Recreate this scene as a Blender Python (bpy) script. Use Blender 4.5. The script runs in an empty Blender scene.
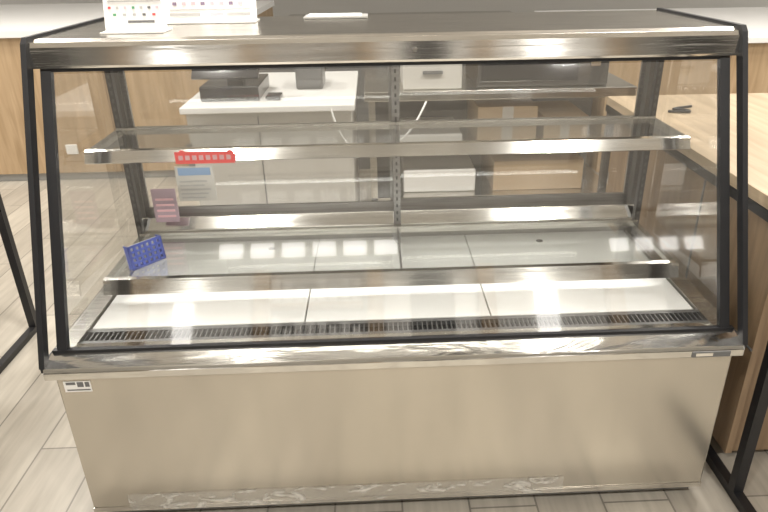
import bpy, bmesh, math, random
from mathutils import Vector, Matrix
random.seed(4)
D=bpy.data; S=bpy.context.scene
COL=S.collection
# ------------------------------------------------------------ materials
def newmat(n):
    m=D.materials.new(n); m.use_nodes=True
    nt=m.node_tree; b=nt.nodes['Principled BSDF']; return m,nt,b
def rgba(c): return (c[0],c[1],c[2],1)
def plain(n,c,rough=.5,metal=0,bump=0,bscale=40,emit=None,es=0,coat=0,var=.06):
    m,nt,b=newmat(n)
    tc=nt.nodes.new('ShaderNodeTexCoord'); nz=nt.nodes.new('ShaderNodeTexNoise')
    nz.inputs['Scale'].default_value=bscale; nz.inputs['Detail'].default_value=4
    nt.links.new(tc.outputs['Object'],nz.inputs['Vector'])
    cr=nt.nodes.new('ShaderNodeValToRGB')
    cr.color_ramp.elements[0].color=rgba([x*(1-var) for x in c]); cr.color_ramp.elements[1].color=rgba([min(1,x*(1+var)) for x in c])
    nt.links.new(nz.outputs['Fac'],cr.inputs['Fac']); nt.links.new(cr.outputs['Color'],b.inputs['Base Color'])
    b.inputs['Roughness'].default_value=rough; b.inputs['Metallic'].default_value=metal
    b.inputs['Coat Weight'].default_value=coat
    if bump:
        bp=nt.nodes.new('ShaderNodeBump'); bp.inputs['Strength'].default_value=bump; bp.inputs['Distance'].default_value=.005
        nt.links.new(nz.outputs['Fac'],bp.inputs['Height']); nt.links.new(bp.outputs['Normal'],b.inputs['Normal'])
    if emit: b.inputs['Emission Color'].default_value=rgba(emit); b.inputs['Emission Strength'].default_value=es
    return m
def brushed(n,c=(.6,.58,.54),rough=.22,st=(2,60,60),bump=.12,var=.2,metal=1):
    m,nt,b=newmat(n)
    tc=nt.nodes.new('ShaderNodeTexCoord'); mp=nt.nodes.new('ShaderNodeMapping'); mp.inputs['Scale'].default_value=st
    nz=nt.nodes.new('ShaderNodeTexNoise'); nz.inputs['Scale'].default_value=3; nz.inputs['Detail'].default_value=6
    nt.links.new(tc.outputs['Object'],mp.inputs['Vector']); nt.links.new(mp.outputs['Vector'],nz.inputs['Vector'])
    cr=nt.nodes.new('ShaderNodeValToRGB')
    cr.color_ramp.elements[0].position=.3; cr.color_ramp.elements[1].position=.7
    cr.color_ramp.elements[0].color=rgba([x*(1-var) for x in c]); cr.color_ramp.elements[1].color=rgba([min(1,x*(1+var)) for x in c])
    nt.links.new(nz.outputs['Fac'],cr.inputs['Fac']); nt.links.new(cr.outputs['Color'],b.inputs['Base Color'])
    b.inputs['Metallic'].default_value=metal; b.inputs['Roughness'].default_value=rough
    bp=nt.nodes.new('ShaderNodeBump'); bp.inputs['Strength'].default_value=bump; bp.inputs['Distance'].default_value=.004
    nt.links.new(nz.outputs['Fac'],bp.inputs['Height']); nt.links.new(bp.outputs['Normal'],b.inputs['Normal'])
    return m
def crinkle(n,c,rough,scale,strength):
    m,nt,b=newmat(n)
    tc=nt.nodes.new('ShaderNodeTexCoord'); mp=nt.nodes.new('ShaderNodeMapping'); mp.inputs['Scale'].default_value=(1,3,6)
    nz=nt.nodes.new('ShaderNodeTexNoise'); nz.inputs['Scale'].default_value=scale; nz.inputs['Detail'].default_value=3
    nz.inputs['Distortion'].default_value=1.2
    nt.links.new(tc.outputs['Object'],mp.inputs['Vector']); nt.links.new(mp.outputs['Vector'],nz.inputs['Vector'])
    b.inputs['Base Color'].default_value=rgba(c); b.inputs['Metallic'].default_value=1; b.inputs['Roughness'].default_value=rough
    bp=nt.nodes.new('ShaderNodeBump'); bp.inputs['Strength'].default_value=strength; bp.inputs['Distance'].default_value=.01
    nt.links.new(nz.outputs['Fac'],bp.inputs['Height']); nt.links.new(bp.outputs['Normal'],b.inputs['Normal'])
    return m
def wood(n,c1,c2,axis='x',rough=.45,sc=1.0):
    m,nt,b=newmat(n)
    tc=nt.nodes.new('ShaderNodeTexCoord'); mp=nt.nodes.new('ShaderNodeMapping')
    s={'x':(1.2,14,14),'y':(14,1.2,14),'z':(14,14,1.2)}[axis]
    mp.inputs['Scale'].default_value=[v*sc for v in s]
    nz=nt.nodes.new('ShaderNodeTexNoise'); nz.inputs['Scale'].default_value=2; nz.inputs['Detail'].default_value=8; nz.inputs['Distortion'].default_value=.6
    nt.links.new(tc.outputs['Object'],mp.inputs['Vector']); nt.links.new(mp.outputs['Vector'],nz.inputs['Vector'])
    cr=nt.nodes.new('ShaderNodeValToRGB'); cr.color_ramp.elements[0].position=.3; cr.color_ramp.elements[1].position=.7
    cr.color_ramp.elements[0].color=rgba(c1); cr.color_ramp.elements[1].color=rgba(c2)
    nt.links.new(nz.outputs['Fac'],cr.inputs['Fac']); nt.links.new(cr.outputs['Color'],b.inputs['Base Color'])
    b.inputs['Roughness'].default_value=rough
    return m
def glass(n,tint=(.98,.985,.98),base=.05,k=.85,rough=.02):
    m=D.materials.new(n); m.use_nodes=True; nt=m.node_tree; nt.nodes.clear()
    o=nt.nodes.new('ShaderNodeOutputMaterial'); mx=nt.nodes.new('ShaderNodeMixShader')
    t=nt.nodes.new('ShaderNodeBsdfTransparent'); t.inputs['Color'].default_value=rgba(tint)
    g=nt.nodes.new('ShaderNodeBsdfGlossy'); g.inputs['Roughness'].default_value=rough; g.inputs['Color'].default_value=(1,1,1,1)
    lw=nt.nodes.new('ShaderNodeLayerWeight'); lw.inputs['Blend'].default_value=.5
    pw=nt.nodes.new('ShaderNodeMath'); pw.operation='POWER'; pw.inputs[1].default_value=4
    ml=nt.nodes.new('ShaderNodeMath'); ml.operation='MULTIPLY_ADD'; ml.inputs[1].default_value=k; ml.inputs[2].default_value=base
    nt.links.new(lw.outputs['Facing'],pw.inputs[0]); nt.links.new(pw.outputs[0],ml.inputs[0]); nt.links.new(ml.outputs[0],mx.inputs['Fac'])
    nt.links.new(t.outputs[0],mx.inputs[1]); nt.links.new(g.outputs[0],mx.inputs[2]); nt.links.new(mx.outputs[0],o.inputs['Surface'])
    return m
def tape_mat(n):
    m=D.materials.new(n); m.use_nodes=True; nt=m.node_tree; b=nt.nodes['Principled BSDF']
    o=nt.nodes['Material Output']; mx=nt.nodes.new('ShaderNodeMixShader'); t=nt.nodes.new('ShaderNodeBsdfTransparent')
    tc=nt.nodes.new('ShaderNodeTexCoord'); mp=nt.nodes.new('ShaderNodeMapping'); mp.inputs['Scale'].default_value=(6,1,14)
    nz=nt.nodes.new('ShaderNodeTexNoise'); nz.inputs['Scale'].default_value=2.2; nz.inputs['Distortion'].default_value=1.5; nz.inputs['Detail'].default_value=2
    nt.links.new(tc.outputs['Object'],mp.inputs['Vector']); nt.links.new(mp.outputs['Vector'],nz.inputs['Vector'])
    cr=nt.nodes.new('ShaderNodeValToRGB'); cr.color_ramp.elements[0].position=.54; cr.color_ramp.elements[1].position=.72
    cr.color_ramp.elements[0].color=(.15,.15,.15,1); cr.color_ramp.elements[1].color=(.75,.75,.75,1)
    nt.links.new(nz.outputs['Fac'],cr.inputs['Fac']); nt.links.new(cr.outputs['Color'],mx.inputs['Fac'])
    bp=nt.nodes.new('ShaderNodeBump'); bp.inputs['Strength'].default_value=.4; bp.inputs['Distance'].default_value=.01
    nt.links.new(nz.outputs['Fac'],bp.inputs['Height']); nt.links.new(bp.outputs['Normal'],b.inputs['Normal'])
    b.inputs['Base Color'].default_value=(.75,.73,.68,1); b.inputs['Roughness'].default_value=.12
    nt.links.new(t.outputs[0],mx.inputs[1]); nt.links.new(b.outputs[0],mx.inputs[2]); nt.links.new(mx.outputs[0],o.inputs['Surface'])
    return m
def floor_mat():
    m,nt,b=newmat('floor_plank_tile')
    tc=nt.nodes.new('ShaderNodeTexCoord'); mp=nt.nodes.new('ShaderNodeMapping'); mp.inputs['Rotation'].default_value=(0,0,math.radians(90))
    br=nt.nodes.new('ShaderNodeTexBrick'); br.inputs['Scale'].default_value=1; br.inputs['Brick Width'].default_value=.9; br.inputs['Row Height'].default_value=.2
    br.inputs['Mortar Size'].default_value=.003; br.inputs['Mortar Smooth'].default_value=.1
    br.inputs['Color1'].default_value=(.52,.48,.41,1); br.inputs['Color2'].default_value=(.42,.385,.33,1); br.inputs['Mortar'].default_value=(.24,.22,.19,1)
    br.offset=.37
    nt.links.new(tc.outputs['Object'],mp.inputs['Vector']); nt.links.new(mp.outputs['Vector'],br.inputs['Vector'])
    mp2=nt.nodes.new('ShaderNodeMapping'); mp2.inputs['Scale'].default_value=(16,1.5,1)
    nz=nt.nodes.new('ShaderNodeTexNoise'); nz.inputs['Scale'].default_value=2; nz.inputs['Detail'].default_value=8
    nt.links.new(tc.outputs['Object'],mp2.inputs['Vector']); nt.links.new(mp2.outputs['Vector'],nz.inputs['Vector'])
    cr=nt.nodes.new('ShaderNodeValToRGB'); cr.color_ramp.elements[0].position=.3; cr.color_ramp.elements[1].position=.75
    cr.color_ramp.elements[0].color=(.76,.75,.74,1); cr.color_ramp.elements[1].color=(1.08,1.08,1.08,1)
    mx=nt.nodes.new('ShaderNodeMix'); mx.data_type='RGBA'; mx.blend_type='MULTIPLY'; mx.inputs[0].default_value=1
    nt.links.new(nz.outputs['Fac'],cr.inputs['Fac']); nt.links.new(br.outputs['Color'],mx.inputs[6]); nt.links.new(cr.outputs['Color'],mx.inputs[7])
    nt.links.new(mx.outputs[2],b.inputs['Base Color']); b.inputs['Roughness'].default_value=.35
    return m
M={}
M['steel']=brushed('brushed_steel',(.66,.64,.60))
M['steel_top']=brushed('brushed_steel_top',(.68,.65,.60),.22,(1.2,40,40),.15,.25)
M['steel_mirror']=brushed('polished_steel',(.86,.85,.82),.10,(1.0,18,18),.16,.12)
M['steel_dark']=brushed('dark_steel',(.30,.295,.29),.3)
M['grille']=plain('grille_grey',(.20,.20,.20),.35,.6)
M['ledge']=crinkle('film_wrapped_steel',(.72,.71,.68),.11,3,.18)
M['base']=brushed('beige_brushed_steel',(.60,.565,.50),.23,(3,3,.6),.03,.05,.88)
M['black']=plain('black_powdercoat',(.012,.012,.014),.4,var=.2)
M['slot']=plain('slot_grey',(.06,.06,.06),.5,var=.2)
M['blackgl']=plain('black_plastic',(.02,.02,.022),.2,var=.2)
M['white']=plain('white_plastic',(.82,.81,.79),.3,var=.02)
M['deck']=plain('white_deck_panel',(.93,.93,.91),.4,var=.02)
M['offw']=plain('offwhite_laminate',(.58,.56,.52),.35,var=.03)
M['greyp']=plain('grey_panel',(.36,.355,.34),.4,var=.05)
M['dgrey']=plain('dark_grey_panel',(.13,.13,.13),.3,var=.05)
M['card']=plain('cardboard',(.50,.37,.23),.8,var=.08)
M['glass']=glass('clear_glass',base=.10)
M['glass_f']=glass('front_glass',(.975,.98,.975),.21,rough=.035)
M['glass_s']=glass('shelf_glass',(.92,.935,.925),.20,rough=.03)
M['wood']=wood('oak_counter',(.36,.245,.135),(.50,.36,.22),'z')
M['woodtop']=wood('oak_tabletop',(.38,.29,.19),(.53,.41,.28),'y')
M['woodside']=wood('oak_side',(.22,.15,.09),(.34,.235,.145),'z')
M['blue']=plain('blue_plastic',(.03,.08,.50),.35,var=.1)
M['red']=plain('red_label',(.75,.07,.07),.4,var=.05,emit=(.8,.06,.05),es=.25)  # printed label with a weak glow added to brighten its red
M['green']=plain('green_print',(.12,.35,.18),.5)
M['pink']=plain('pink_print',(.80,.48,.52),.5)
M['mauve']=plain('mauve_print',(.42,.30,.36),.5)
M['purple']=plain('purple_print',(.25,.19,.27),.5)
M['ink']=plain('grey_ink',(.15,.15,.15),.6)
M['lightink']=plain('light_ink',(.45,.44,.43),.6)
M['paper']=plain('paper',(.85,.84,.82),.5,var=.02)
M['screen']=plain('screen_glow',(.1,.16,.25),.2,emit=(.35,.5,.7),es=.4)
M['redglow']=plain('red_screen',(.3,.02,.02),.2,emit=(.8,.08,.04),es=.6)
M['tape']=tape_mat('clear_tape')
M['floor']=floor_mat()
M['wall']=plain('wall_paint',(.62,.60,.56),.7)
M['ceil']=plain('ceiling_paint',(.72,.705,.68),.8)
M['dark']=plain('dark_shopfront',(.05,.047,.043),.5)
M['lamp']=plain('downlight_lens',(1,1,1),.5,emit=(1,.94,.85),es=10)
M['lit']=plain('lit_sign',(1,1,1),.5,emit=(1,.97,.92),es=2.6)  # added glow, only for bright reflections in the steel and glass
M['led']=plain('led_strip',(1,1,1),.5,emit=(1,.98,.93),es=7)  # added glow that brightens the inside of the case
# ------------------------------------------------------------ geometry
def group(n):
    e=D.objects.new(n,None); e.empty_display_size=.1; COL.objects.link(e); return e
def mk(n,bm,mat,par=None,bev=0,smooth=False):
    bmesh.ops.recalc_face_normals(bm,faces=bm.faces)
    me=D.meshes.new(n); bm.to_mesh(me); bm.free()
    if smooth:
        for p in me.polygons: p.use_smooth=True
    o=D.objects.new(n,me); COL.objects.link(o); me.materials.append(M[mat])
    if par: o.parent=par
    if bev:
        md=o.modifiers.new('bev','BEVEL'); md.width=bev; md.segments=2; md.limit_method='ANGLE'
    return o
def addbox(bm,x0,x1,y0,y1,z0,z1):
    v=[bm.verts.new((x,y,z)) for x in (x0,x1) for y in (y0,y1) for z in (z0,z1)]
    for f in ((0,1,3,2),(4,6,7,5),(0,4,5,1),(2,3,7,6),(0,2,6,4),(1,5,7,3)): bm.faces.new([v[i] for i in f])
def box(n,x0,x1,y0,y1,z0,z1,mat,par=None,bev=0):
    bm=bmesh.new(); addbox(bm,x0,x1,y0,y1,z0,z1); return mk(n,bm,mat,par,bev)
def boxes(n,L,mat,par=None,bev=0):
    bm=bmesh.new()
    for b in L: addbox(bm,*b)
    return mk(n,bm,mat,par,bev)
def prism(n,pts,x0,x1,mat,par=None,bev=0):   # pts (y,z) extruded in x
    bm=bmesh.new()
    a=[bm.verts.new((x0,y,z)) for y,z in pts]; b=[bm.verts.new((x1,y,z)) for y,z in pts]
    bm.faces.new(a); bm.faces.new(b[::-1]); k=len(pts)
    for i in range(k): bm.faces.new((a[i],a[(i+1)%k],b[(i+1)%k],b[i]))
    return mk(n,bm,mat,par,bev)
def quad(n,P,mat,par=None):
    bm=bmesh.new(); bm.faces.new([bm.verts.new(p) for p in P]); return mk(n,bm,mat,par)
def cyl(n,p0,p1,r,mat,par=None,seg=20,r2=None):
    p0=Vector(p0);p1=Vector(p1);d=p1-p0
    bm=bmesh.new(); bmesh.ops.create_cone(bm,cap_ends=True,segments=seg,radius1=r,radius2=r if r2 is None else r2,depth=d.length)
    q=d.to_track_quat('Z','Y').to_matrix().to_4x4(); bmesh.ops.transform(bm,matrix=Matrix.Translation((p0+p1)/2)@q,verts=bm.verts)
    return mk(n,bm,mat,par,smooth=False)
def curve(n,pts,r,mat,par=None):
    c=D.curves.new(n,'CURVE'); c.dimensions='3D'; c.bevel_depth=r; c.bevel_resolution=3
    s=c.splines.new('NURBS'); s.points.add(len(pts)-1); s.use_endpoint_u=True; s.order_u=4
    for i,p in enumerate(pts): s.points[i].co=(*p,1)
    o=D.objects.new(n,c); COL.objects.link(o); c.materials.append(M[mat]); 
    if par:o.parent=par
    return o
# ------------------------------------------------------------ room
box('floor',-9,9,-7,11,-.05,0,'floor')
box('ceiling',-9,9,-7,11,3.2,3.25,'ceil')
box('wall_back',-9,9,10.9,11,0,3.2,'wall')
box('wall_front',-9,9,-7,-6.9,0,3.2,'wall')  # unseen wall, added as something for the front glass to mirror
# unseen shop front, added behind the viewpoint for the glass and steel to reflect
g=group('shopfront')
box('fascia_board',-4.5,4.5,-5.6,-5.4,2.55,3.15,'offw',g)
boxes('posts',[(x,x+.18,-5.55,-5.4,0,2.55) for x in (-4.5,-2.9,-1.5,-.2,1.1,2.6,4.3)],'wood',g)
boxes('dark_bays',[(-4.3,-3.4,-5.5,-5.48,.6,2.3),(.3,.8,-5.5,-5.48,.0,2.3),(3.3,4.1,-5.5,-5.48,.9,2.3)],'dark',g)
boxes('light_bays',[(-2.7,-1.55,-5.5,-5.48,.4,2.4),(1.3,2.55,-5.5,-5.48,.6,2.4),(-.0,.29,-5.5,-5.48,0,2.4),(.81,1.05,-5.5,-5.48,0,2.4)],'white',g)
boxes('shelving',[(-1.3,-.25,-5.5,-5.3,.4+.42*k,.44+.42*k) for k in range(5)],'wood',g)
boxes('shelf_goods',[(-1.28+.13*i,-1.19+.13*i,-5.45,-5.35,.44+.42*k,.44+.42*k+random.uniform(.12,.3)) for k in range(5) for i in range(8)],'white',g)
boxes('lit_boards',[(-1.9+.36*k,-1.64+.36*k,-5.39,-5.36,2.70,2.86) for k in range(6)]+[(1.75,2.0,-5.47,-5.44,1.4,2.3),(-2.4,-2.2,-5.47,-5.44,1.2,2.2)]+[(2.7+.3*k,2.9+.3*k,-5.39,-5.36,2.65,2.8) for k in range(4)],'lit',g)  # unseen glowing boards, added to make highlights in the case
# ------------------------------------------------------------ DISPLAY CASE
C=group('refrigerated_display_case')
box('base_panel',-.885,.885,0,.82,.065,.524,'base',C,.004)
box('kick_plate',-.87,.87,.03,.8,.012,.065,'steel_dark',C)
for i,(x,y) in enumerate([(-.8,.1),(.8,.1),(-.8,.72),(.8,.72)]): cyl('foot_%d'%i,(x,y,0),(x,y,.02),.025,'black',C)
box('bottom_trim',-.885,.885,-.003,.01,.052,.067,'steel',C)
box('bottom_tape',-.78,.47,-.0045,-.002,.055,.112,'tape',C)
prism('front_ledge',[(-.014,.521),(-.014,.541),(-.008,.550),(.05,.564),(.05,.535),(.0,.521)],-.905,.905,'ledge',C,.002)
box('glass_track',-.9,.9,.045,.060,.552,.572,'black',C)
prism('inner_ledge',[(.060,.540),(.060,.568),(.092,.562),(.092,.540)],-.9,.9,'steel_mirror',C)
box('grille_bed',-.86,.86,.092,.162,.541,.549,'blackgl',C)
L=[]
n=128
for i in range(n+1):
    x=-.86+1.72*i/n; L.append((x-.0014,x+.0014,.103,.149,.549,.561))
L+=[(-.86,.86,.092,.104,.549,.562),(-.86,.86,.148,.162,.549,.562)]
boxes('air_grille',L,'grille',C)
for i,(a,b) in enumerate([(-.845,-.262),(-.258,.262),(.266,.845)]):
    box('deck_panel_%d'%i,a,b,.164,.735,.546,.564,'deck',C,.002)
for s,nm in ((-1,'left'),(1,'right')):
    box('deck_side_'+nm,min(s*.85,s*.9),max(s*.85,s*.9),.060,.80,.53,.571,'steel',C)
boxes('deck_gap',[(-.85,.85,.162,.74,.535,.545)],'ink',C)
for i,x in enumerate((-.42,.52)): cyl('deck_hole_%d'%i,(x,.66,.564),(x,.66,.5655),.012,'blackgl',C)
box('back_low_panel',-.88,.88,.74,.80,.535,.618,'greyp',C)
prism('rear_rail_bottom',[(.70,.622),(.698,.628),(.722,.668),(.80,.668),(.80,.618),(.72,.618)],-.875,.875,'steel_mirror',C,.002)
box('rear_rail_top',-.88,.88,.74,.80,1.185,1.24,'dark',C)
for i,(a,b,y) in enumerate([(-.87,.03,.765),(0,.87,.785)]):
    quad('rear_door_glass_%d'%i,[(a,y,.668),(b,y,.668),(b,y,1.19),(a,y,1.19)],'glass',C)
    boxes('rear_door_frame_%d'%i,[(a,a+.022,y-.006,y+.006,.668,1.19),(b-.022,b,y-.006,y+.006,.668,1.19),(a,b,y-.006,y+.006,.668,.69),(a,b,y-.006,y+.006,1.165,1.19)],'steel_dark',C)
for i,x in enumerate((-.865,.02,.865)):
    h=.012 if i==1 else .009
    box('shelf_pillar_%d'%i,x-h,x+h,.675,.697,.564,1.24,'steel_dark' if i==1 else 'black',C)
    boxes('pillar_slots_%d'%i,[(x-.003,x+.003,.6735,.677,.60+.025*k,.612+.025*k) for k in range(25)],'black' if i==1 else 'slot',C)
def shelf(tag,y0,z,h,y1=.67,hw=.865):
    prism('shelf_front_'+tag,[(y0-.004,z-h),(y0-.012,z-h+.004),(y0+.004,z),(y0+.016,z+.003),(y0+.016,z-.005),(y0+.010,z-.005),(y0,z-h)],-hw,hw,'steel_mirror',C)
    quad('shelf_glass_'+tag,[(-hw,y0+.01,z),(hw,y0+.01,z),(hw,y1,z),(-hw,y1,z)],'glass_s',C)
    boxes('shelf_frame_'+tag,[(-hw,-hw+.02,y0,y1,z-.018,z-.002),(hw-.02,hw,y0,y1,z-.018,z-.002),(-hw,hw,y1-.02,y1,z-.018,z+.004)],'steel',C)
    box('shelf_led_'+tag,-hw+.04,hw-.04,y0+.018,y0+.03,z-.012,z-.006,'led',C)  # added glowing strip, brightens the space below the shelf
    for i,x in enumerate((-hw+.005,.02,hw-.005)):
        prism('shelf_bracket_%s_%d'%(tag,i),[(y0+.02,z-.006),(y0+.02,z-.016),(y1,z-.055),(y1,z-.006)],x-.003,x+.003,'steel_dark',C)
shelf('upper',.400,.997,.034)
shelf('lower',.315,.634,.046,hw=.858)
a=(.055,.570); b=(.335,1.255)
quad('front_glass',[(-.885,a[0],a[1]),(.885,a[0],a[1]),(.885,b[0],b[1]),(-.885,b[0],b[1])],'glass_f',C)
for s,nm in ((-1,'left'),(1,'right')):
    X=s*.893
    quad('side_glass_'+nm,[(X,.06,.568),(X,.80,.568),(X,.80,1.24),(X,.33,1.24)],'glass',C)
    lo,hi=sorted((s*.862,s*.888))
    prism('glass_post_'+nm,[(.045,.568),(.062,.568),(.338,1.248),(.321,1.248)],lo,hi,'black',C)
    lo,hi=sorted((s*.902,s*.916))
    prism('side_frame_front_'+nm,[(-.005,.55),(.022,.55),(.332,1.285),(.305,1.30)],lo,hi,'black',C)
    prism('side_frame_top_'+nm,[(.305,1.300),(.32,1.314),(.86,1.314),(.86,1.285),(.332,1.285)],lo,hi,'black',C)
    box('side_frame_rear_'+nm,lo,hi,.835,.86,.55,1.29,'black',C)
    box('side_frame_bottom_'+nm,lo,hi,0,.86,.535,.555,'black',C)
    box('rear_post_'+nm,min(s*.86,s*.9),max(s*.86,s*.9),.74,.80,.55,1.24,'dark',C)
prism('top_panel',[(.338,1.240),(.316,1.245),(.310,1.254),(.316,1.287),(.326,1.300),(.345,1.307),(.86,1.307),(.86,1.240)],-.902,.902,'steel_top',C,.002)
prism('fascia_trim',[(.306,1.240),(.303,1.246),(.309,1.290),(.318,1.301),(.326,1.300),(.316,1.287),(.310,1.254),(.316,1.245)],-.902,.902,'steel_mirror',C)
box('fascia_seal',-.885,.885,.315,.35,1.230,1.2395,'black',C)
cyl('fascia_lock',(.06,.310,1.272),(.06,.300,1.270),.006,'steel_dark',C)
box('lamp_housing',-.8,.8,.42,.46,1.215,1.238,'led',C,.004)  # added glowing bar under the top, brightens the deck
box('spec_label',-.868,-.80,-.0015,0,.475,.508,'paper',C)
boxes('spec_label_print',[(-.862,-.838,-.002,-.001,.497,.505),(-.834,-.818,-.002,-.001,.490,.505),(-.814,-.803,-.002,-.001,.490,.505),(-.862,-.803,-.002,-.001,.479,.483)],'ink',C)
box('maker_badge',.765,.868,-.0165,-.010,.523,.540,'ink',C,.001)
box('maker_badge_plate',.775,.82,-.0175,-.016,.527,.536,'steel_mirror',C)
# ------------------------------------------------------------ labels
g=group('shelf_price_label')
bm=bmesh.new(); addbox(bm,-.61,-.445,.380,.3825,.962,.996)
mk('red_strip',bm,'red',g)
boxes('label_text',[(-.60+.019*i,-.588+.019*i,.3785,.3802,.973,.986) for i in range(8)],'pink',g)
boxes('label_clip',[(-.60,-.59,.3826,.404,.985,.995),(-.465,-.455,.3826,.404,.985,.995)],'red',g)
g=group('price_card')
box('card',-.71,-.585,.670,.674,.745,.865,'offw',g)
box('card_header',-.70,-.595,.668,.671,.835,.86,'screen',g)
boxes('card_text',[(-.70,-.62+.01*(i%3),.668,.671,.755+.014*i,.760+.014*i) for i in range(5)],'lightink',g)
box('card_clip',-.66,-.64,.668,.674,.866,.94,'steel_dark',g)
g=group('shelf_notice_card')
box('card',-.80,-.72,.668,.672,.672,.79,'mauve',g)
boxes('card_text',[(-.79,-.73,.666,.6685,.69+.02*i,.697+.02*i) for i in range(4)],'pink',g)
# ------------------------------------------------------------ blue perforated panel
g=group('blue_perforated_basket')
L=[]
for i in range(7): L.append((.0175*i,.0175*i+.008,0,.004,0,.075))
for i in range(5): L.append((0,.113,0,.004,.017*i,.017*i+.007))
L+=[(0,.113,0,.026,0,.004),(0,.004,0,.026,0,.075),(.109,.113,0,.026,0,.075)]
boxes('basket_shell',L,'blue',g)
box('basket_back',0,.113,.022,.026,0,.070,'white',g)
g.location=(-.785,.37,.6365); g.rotation_euler=(math.radians(-8),0,math.radians(50))
# ------------------------------------------------------------ sign cards on top
def card(x0,x1,y,z,h,lean,prints):
    g=group('sign_card_stand'); 
    g.location=((x0+x1)/2,y,z); w=(x1-x0)/2
    def lp(u0,u1,v0,v1,off,mat,nm):
        bm=bmesh.new(); addbox(bm,u0,u1,off-.0015,off,v0,v1)
        bmesh.ops.transform(bm,matrix=Matrix.Rotation(-lean,4,'X'),verts=bm.verts)
        mk(nm,bm,mat,g)
    lp(-w,w,0.0,h,0,'paper','card')
    for i,(u0,u1,v0,v1,m) in enumerate(prints): lp(u0,u1,v0,v1,-.0016,m,'print_%d'%i)
    box('acrylic_foot',-w,w,-.045,.05,0,.003,'white',g)
    return g
pr=[]
for i,mm in enumerate(['red','lightink','pink','green','lightink','ink','pink']):
    pr.append((-.070+i*.021,-.063+i*.021,.058,.064,mm))
for i,mm in enumerate(['green','lightink','lightink','ink','red']):
    pr.append((-.058+i*.026,-.050+i*.026,.040,.046,mm))
pr.append((-.02,.05,.022,.028,'ink'))
for i in range(4): pr.append((-.07,.07-.02*(i%2),.076+.010*i,.079+.010*i,'lightink'))
card(-.765,-.60,.47,1.308,.24,.25,pr)
pr=[(-.12,.12,.035,.037,'lightink'),(-.12,-.03,.017,.026,'lightink'),(.0,.04,.017,.026,'pink'),(.05,.12,.017,.026,'lightink')]
for i in range(8): pr.append((-.11+.028*i,-.098+.028*i,.048,.057,'purple' if i%3==0 else 'pink'))
card(-.675,-.395,.70,1.308,.2,.2,pr)
g=group('paper_stack')
box('sheets',-.26,-.06,.74,.84,1.308,1.313,'greyp',g,.001); box('top_sheet',-.25,-.08,.75,.85,1.3132,1.3145,'paper',g)
# ------------------------------------------------------------ right table
g=group('wood_counter_table')
box('table_top',.985,2.6,-.02,1.45,.865,.90,'woodtop',g,.002)
box('side_rail',.985,1.01,-.02,1.45,.835,.864,'black',g)
boxes('steel_leg',[(.985,1.015,-.01,.02,.03,.864),(2.55,2.58,-.01,.02,.0,.864),(.985,1.015,-.45,.3,0,.03),(.985,1.015,1.40,1.43,0,.864)],'black',g)
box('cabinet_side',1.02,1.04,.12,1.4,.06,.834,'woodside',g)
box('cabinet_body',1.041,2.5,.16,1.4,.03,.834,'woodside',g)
boxes('cabinet_seams',[(1.015,1.021,.12,1.4,.44,.446),(1.015,1.021,.55,.556,.06,.834)],'ink',g)
g=group('power_cable')
curve('cable',[(1.12,1.12,.905),(1.16,1.08,.91),(1.22,1.10,.905),(1.19,1.16,.905),(1.12,1.15,.906),(1.25,1.2,.905)],.005,'black',g)
# ------------------------------------------------------------ left table
g=group('steel_frame_table')
box('table_top',-2.6,-1.56,-.75,1.13,.87,.90,'woodtop',g,.002)
boxes('frame',[(-1.59,-1.56,1.09,1.12,0,.869),(-1.59,-1.56,-.74,-.71,0,.869),(-1.59,-1.56,-.71,1.09,0,.025),(-1.59,-1.56,-.71,1.09,.84,.869),(-2.58,-2.55,1.09,1.12,0,.869),(-2.58,-2.55,-.74,-.71,0,.869),(-2.55,-1.59,1.09,1.12,.84,.869)],'black',g)
# ------------------------------------------------------------ rear counters
g=group('wood_front_counter')
box('counter_body',-5.5,-1.05,3.2,5.6,.06,1.0,'wood',g)
box('counter_plinth',-5.5,-1.05,3.23,5.6,0,.06,'greyp',g)
box('counter_top',-5.52,-1.03,3.17,5.62,1.0,1.05,'white',g,.004)
boxes('panel_joints',[(x,x+.008,3.195,3.2,.06,1.0) for x in (-4.6,-3.7,-2.8,-1.9)],'woodside',g)
box('wall_socket',-2.26,-2.18,3.185,3.2,.20,.27,'white',g,.004)
g=group('wood_front_counter')
box('counter_body',1.5,5.5,2.9,5.0,.06,.92,'wood',g)
box('counter_plinth',1.5,5.5,2.93,5.0,0,.06,'greyp',g)
box('counter_top',1.48,5.52,2.87,5.02,.92,.96,'white',g,.004)
boxes('panel_joints',[(x,x+.008,2.895,2.9,.06,.92) for x in (2.3,3.1,3.9)],'woodside',g)
# ------------------------------------------------------------ service counter with register
g=group('service_counter')
box('counter_body',-.93,-.16,1.65,2.5,.08,.82,'offw',g)
box('counter_plinth',-.92,-.18,1.69,2.5,0,.08,'greyp',g)
box('counter_top',-.95,-.14,1.62,2.55,.82,.85,'white',g,.004)
boxes('door_gaps',[(-.6,-.595,1.645,1.65,.1,.8),(-.93,-.16,1.645,1.65,.60,.605)],'ink',g)
g=group('stainless_work_table')
box('work_top',-.1,1.3,1.9,2.6,.80,.85,'steel',g,.004)
boxes('legs',[(x,x+.035,y,y+.035,.0,.8) for x in (-.08,1.24) for y in (1.93,2.54)],'steel',g)
box('under_shelf',-.08,1.27,1.93,2.57,.25,.27,'steel',g)
box('mid_shelf',-.04,1.23,1.95,2.49,.52,.54,'steel',g)
box('rear_panel',-.08,1.28,2.5,2.52,.27,.8,'dgrey',g)
boxes('stored_cartons',[(.50,.82,2.0,2.4,.541,.74),(.86,1.10,2.0,2.4,.541,.68),(.6,1.1,2.0,2.4,.271,.44)],'card',g,.003)
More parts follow.
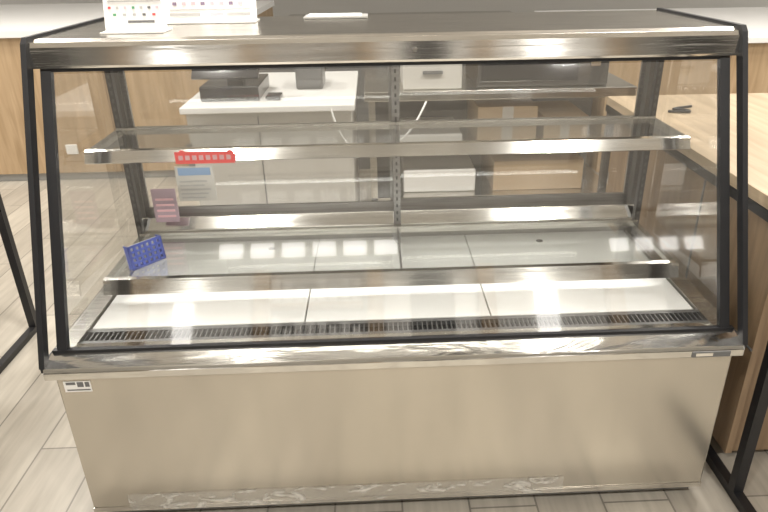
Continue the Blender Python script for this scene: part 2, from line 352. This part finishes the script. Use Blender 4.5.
boxes('carton_tape',[(.63,.69,1.998,2.0,.541,.74),(.95,1.0,1.998,2.0,.541,.68)],'offw',g)
boxes('stored_trays',[(.05,.42,2.0,2.4,.541,.60),(.1,.5,2.0,2.4,.271,.40)],'white',g,.01)
g=group('stainless_work_table')
box('work_top',-.9,1.4,4.4,5.8,.85,.90,'steel',g,.004)
boxes('legs',[(x,x+.035,y,y+.035,.0,.85) for x in (-.88,1.34) for y in (4.43,5.74)],'steel',g)
box('front_panel',-.88,1.37,4.44,4.46,.1,.85,'greyp',g)
g=group('cash_register')
box('drawer',-.88,-.60,1.75,2.1,.85,.92,'blackgl',g,.006)
box('stand',-.78,-.70,1.92,1.98,.92,1.02,'blackgl',g,.004)
prism('display',[(1.80,.945),(1.785,.955),(1.93,1.10),(1.945,1.09)],-.92,-.60,'blackgl',g,.003)
prism('display_glow',[(1.80,.966),(1.799,.967),(1.86,1.028),(1.861,1.027)],-.80,-.66,'redglow',g)
box('keypad',-.57,-.50,1.75,1.85,.85,.87,'blackgl',g,.004)
g=group('receipt_printer')
box('printer_body',-.45,-.31,2.0,2.2,.851,.98,'dgrey',g,.01); box('paper_slot',-.43,-.33,2.05,2.08,.981,.985,'paper',g); box('printer_front',-.44,-.32,1.995,2.0,.87,.90,'ink',g)
g=group('storage_box')
box('box_body',.10,.40,1.93,2.3,.851,1.0,'offw',g,.006)
box('box_lid',.09,.41,1.92,2.31,1.0,1.02,'white',g,.004)
box('box_handle',.20,.30,1.915,1.93,.93,.945,'ink',g)
g=group('countertop_oven')
box('body',.48,1.16,1.95,2.4,.851,1.12,'dark',g,.01); box('door_glass',.50,1.0,1.94,1.95,.88,1.09,'blackgl',g,.004); box('lid',.48,1.16,1.95,2.4,1.121,1.13,'steel',g,.003)
boxes('controls',[(1.04,1.13,1.94,1.95,1.03,1.08),(1.06,1.11,1.94,1.95,.95,1.0)],'steel',g); box('handle',.52,.98,1.915,1.93,1.06,1.075,'steel',g)
boxes('handle_mounts',[(.54,.56,1.925,1.945,1.06,1.075),(.94,.96,1.925,1.945,1.06,1.075)],'steel',g)
g=group('equipment_cabinet')
box('cabinet',-.98,1.4,3.0,3.6,.0,1.05,'steel',g,.005); boxes('doors',[(-.96+.6*k,-.38+.6*k,2.98,3.0,.1,1.0) for k in range(4)],'dgrey',g,.003)
boxes('door_handles',[(-.42+.6*k,-.405+.6*k,2.95,2.98,.5,.8) for k in range(4)],'steel',g)
g=group('white_cable')
curve('cable',[(-.25,1.60,.84),(-.22,1.58,.7),(-.12,1.56,.62),(0,1.58,.64),(.12,1.6,.70),(.2,1.7,.84)],.005,'white',g)
# ------------------------------------------------------------ lights
g=group('ceiling_downlights')
bm=bmesh.new()
for x in (-3.2,-1.6,0,1.6,3.2):
    for y in (-.6,1.2):
        bmesh.ops.create_cone(bm,cap_ends=True,segments=20,radius1=.045,radius2=.045,depth=.02,matrix=Matrix.Translation((x+.2,y,3.19)))
mk('lenses',bm,'lamp',g)
def area(n,loc,sz,e,col=(1,.96,.895),rot=(0,0,0)):
    l=D.lights.new(n,'AREA'); l.shape='DISK'; l.size=sz; l.energy=e; l.color=col
    o=D.objects.new(n,l); o.location=loc; o.rotation_euler=rot; COL.objects.link(o)
for i,(x,y,e) in enumerate([(-1.2,-2.2,58),(1.4,-2.2,58),(-.9,.6,62),(1.1,.7,62),(-2.3,2.6,55),(2.4,2.4,55),(-3.8,2,55),(3.8,2,45)]):
    area('ceiling_light_%d'%i,(x,y,3.15),.3,e)
w=D.worlds.new('World'); S.world=w; w.use_nodes=True
bg=w.node_tree.nodes['Background']; bg.inputs[0].default_value=(1,.97,.925,1); bg.inputs[1].default_value=1.35
S.view_settings.view_transform='Standard'
# ------------------------------------------------------------ camera
cx,Dd,H,pi_,ya,ro,f=[-0.0453, 1.392, 1.5008, 0.4451, 0.0385, -0.0133, 643.6371]
fw=Vector((math.sin(ya)*math.cos(pi_),math.cos(ya)*math.cos(pi_),-math.sin(pi_)))
r=Vector((math.cos(ya),-math.sin(ya),0)); u=r.cross(fw)
r2=r*math.cos(ro)+u*math.sin(ro); u2=-r*math.sin(ro)+u*math.cos(ro)
mw=Matrix(((r2.x,u2.x,-fw.x,cx),(r2.y,u2.y,-fw.y,-Dd),(r2.z,u2.z,-fw.z,H),(0,0,0,1)))
cd=D.cameras.new('camera'); cam=D.objects.new('camera',cd); COL.objects.link(cam); cam.matrix_world=mw
cd.sensor_width=36; cd.lens=f*36/768; cd.clip_start=.02; cd.shift_x=-18/768
S.camera=cam
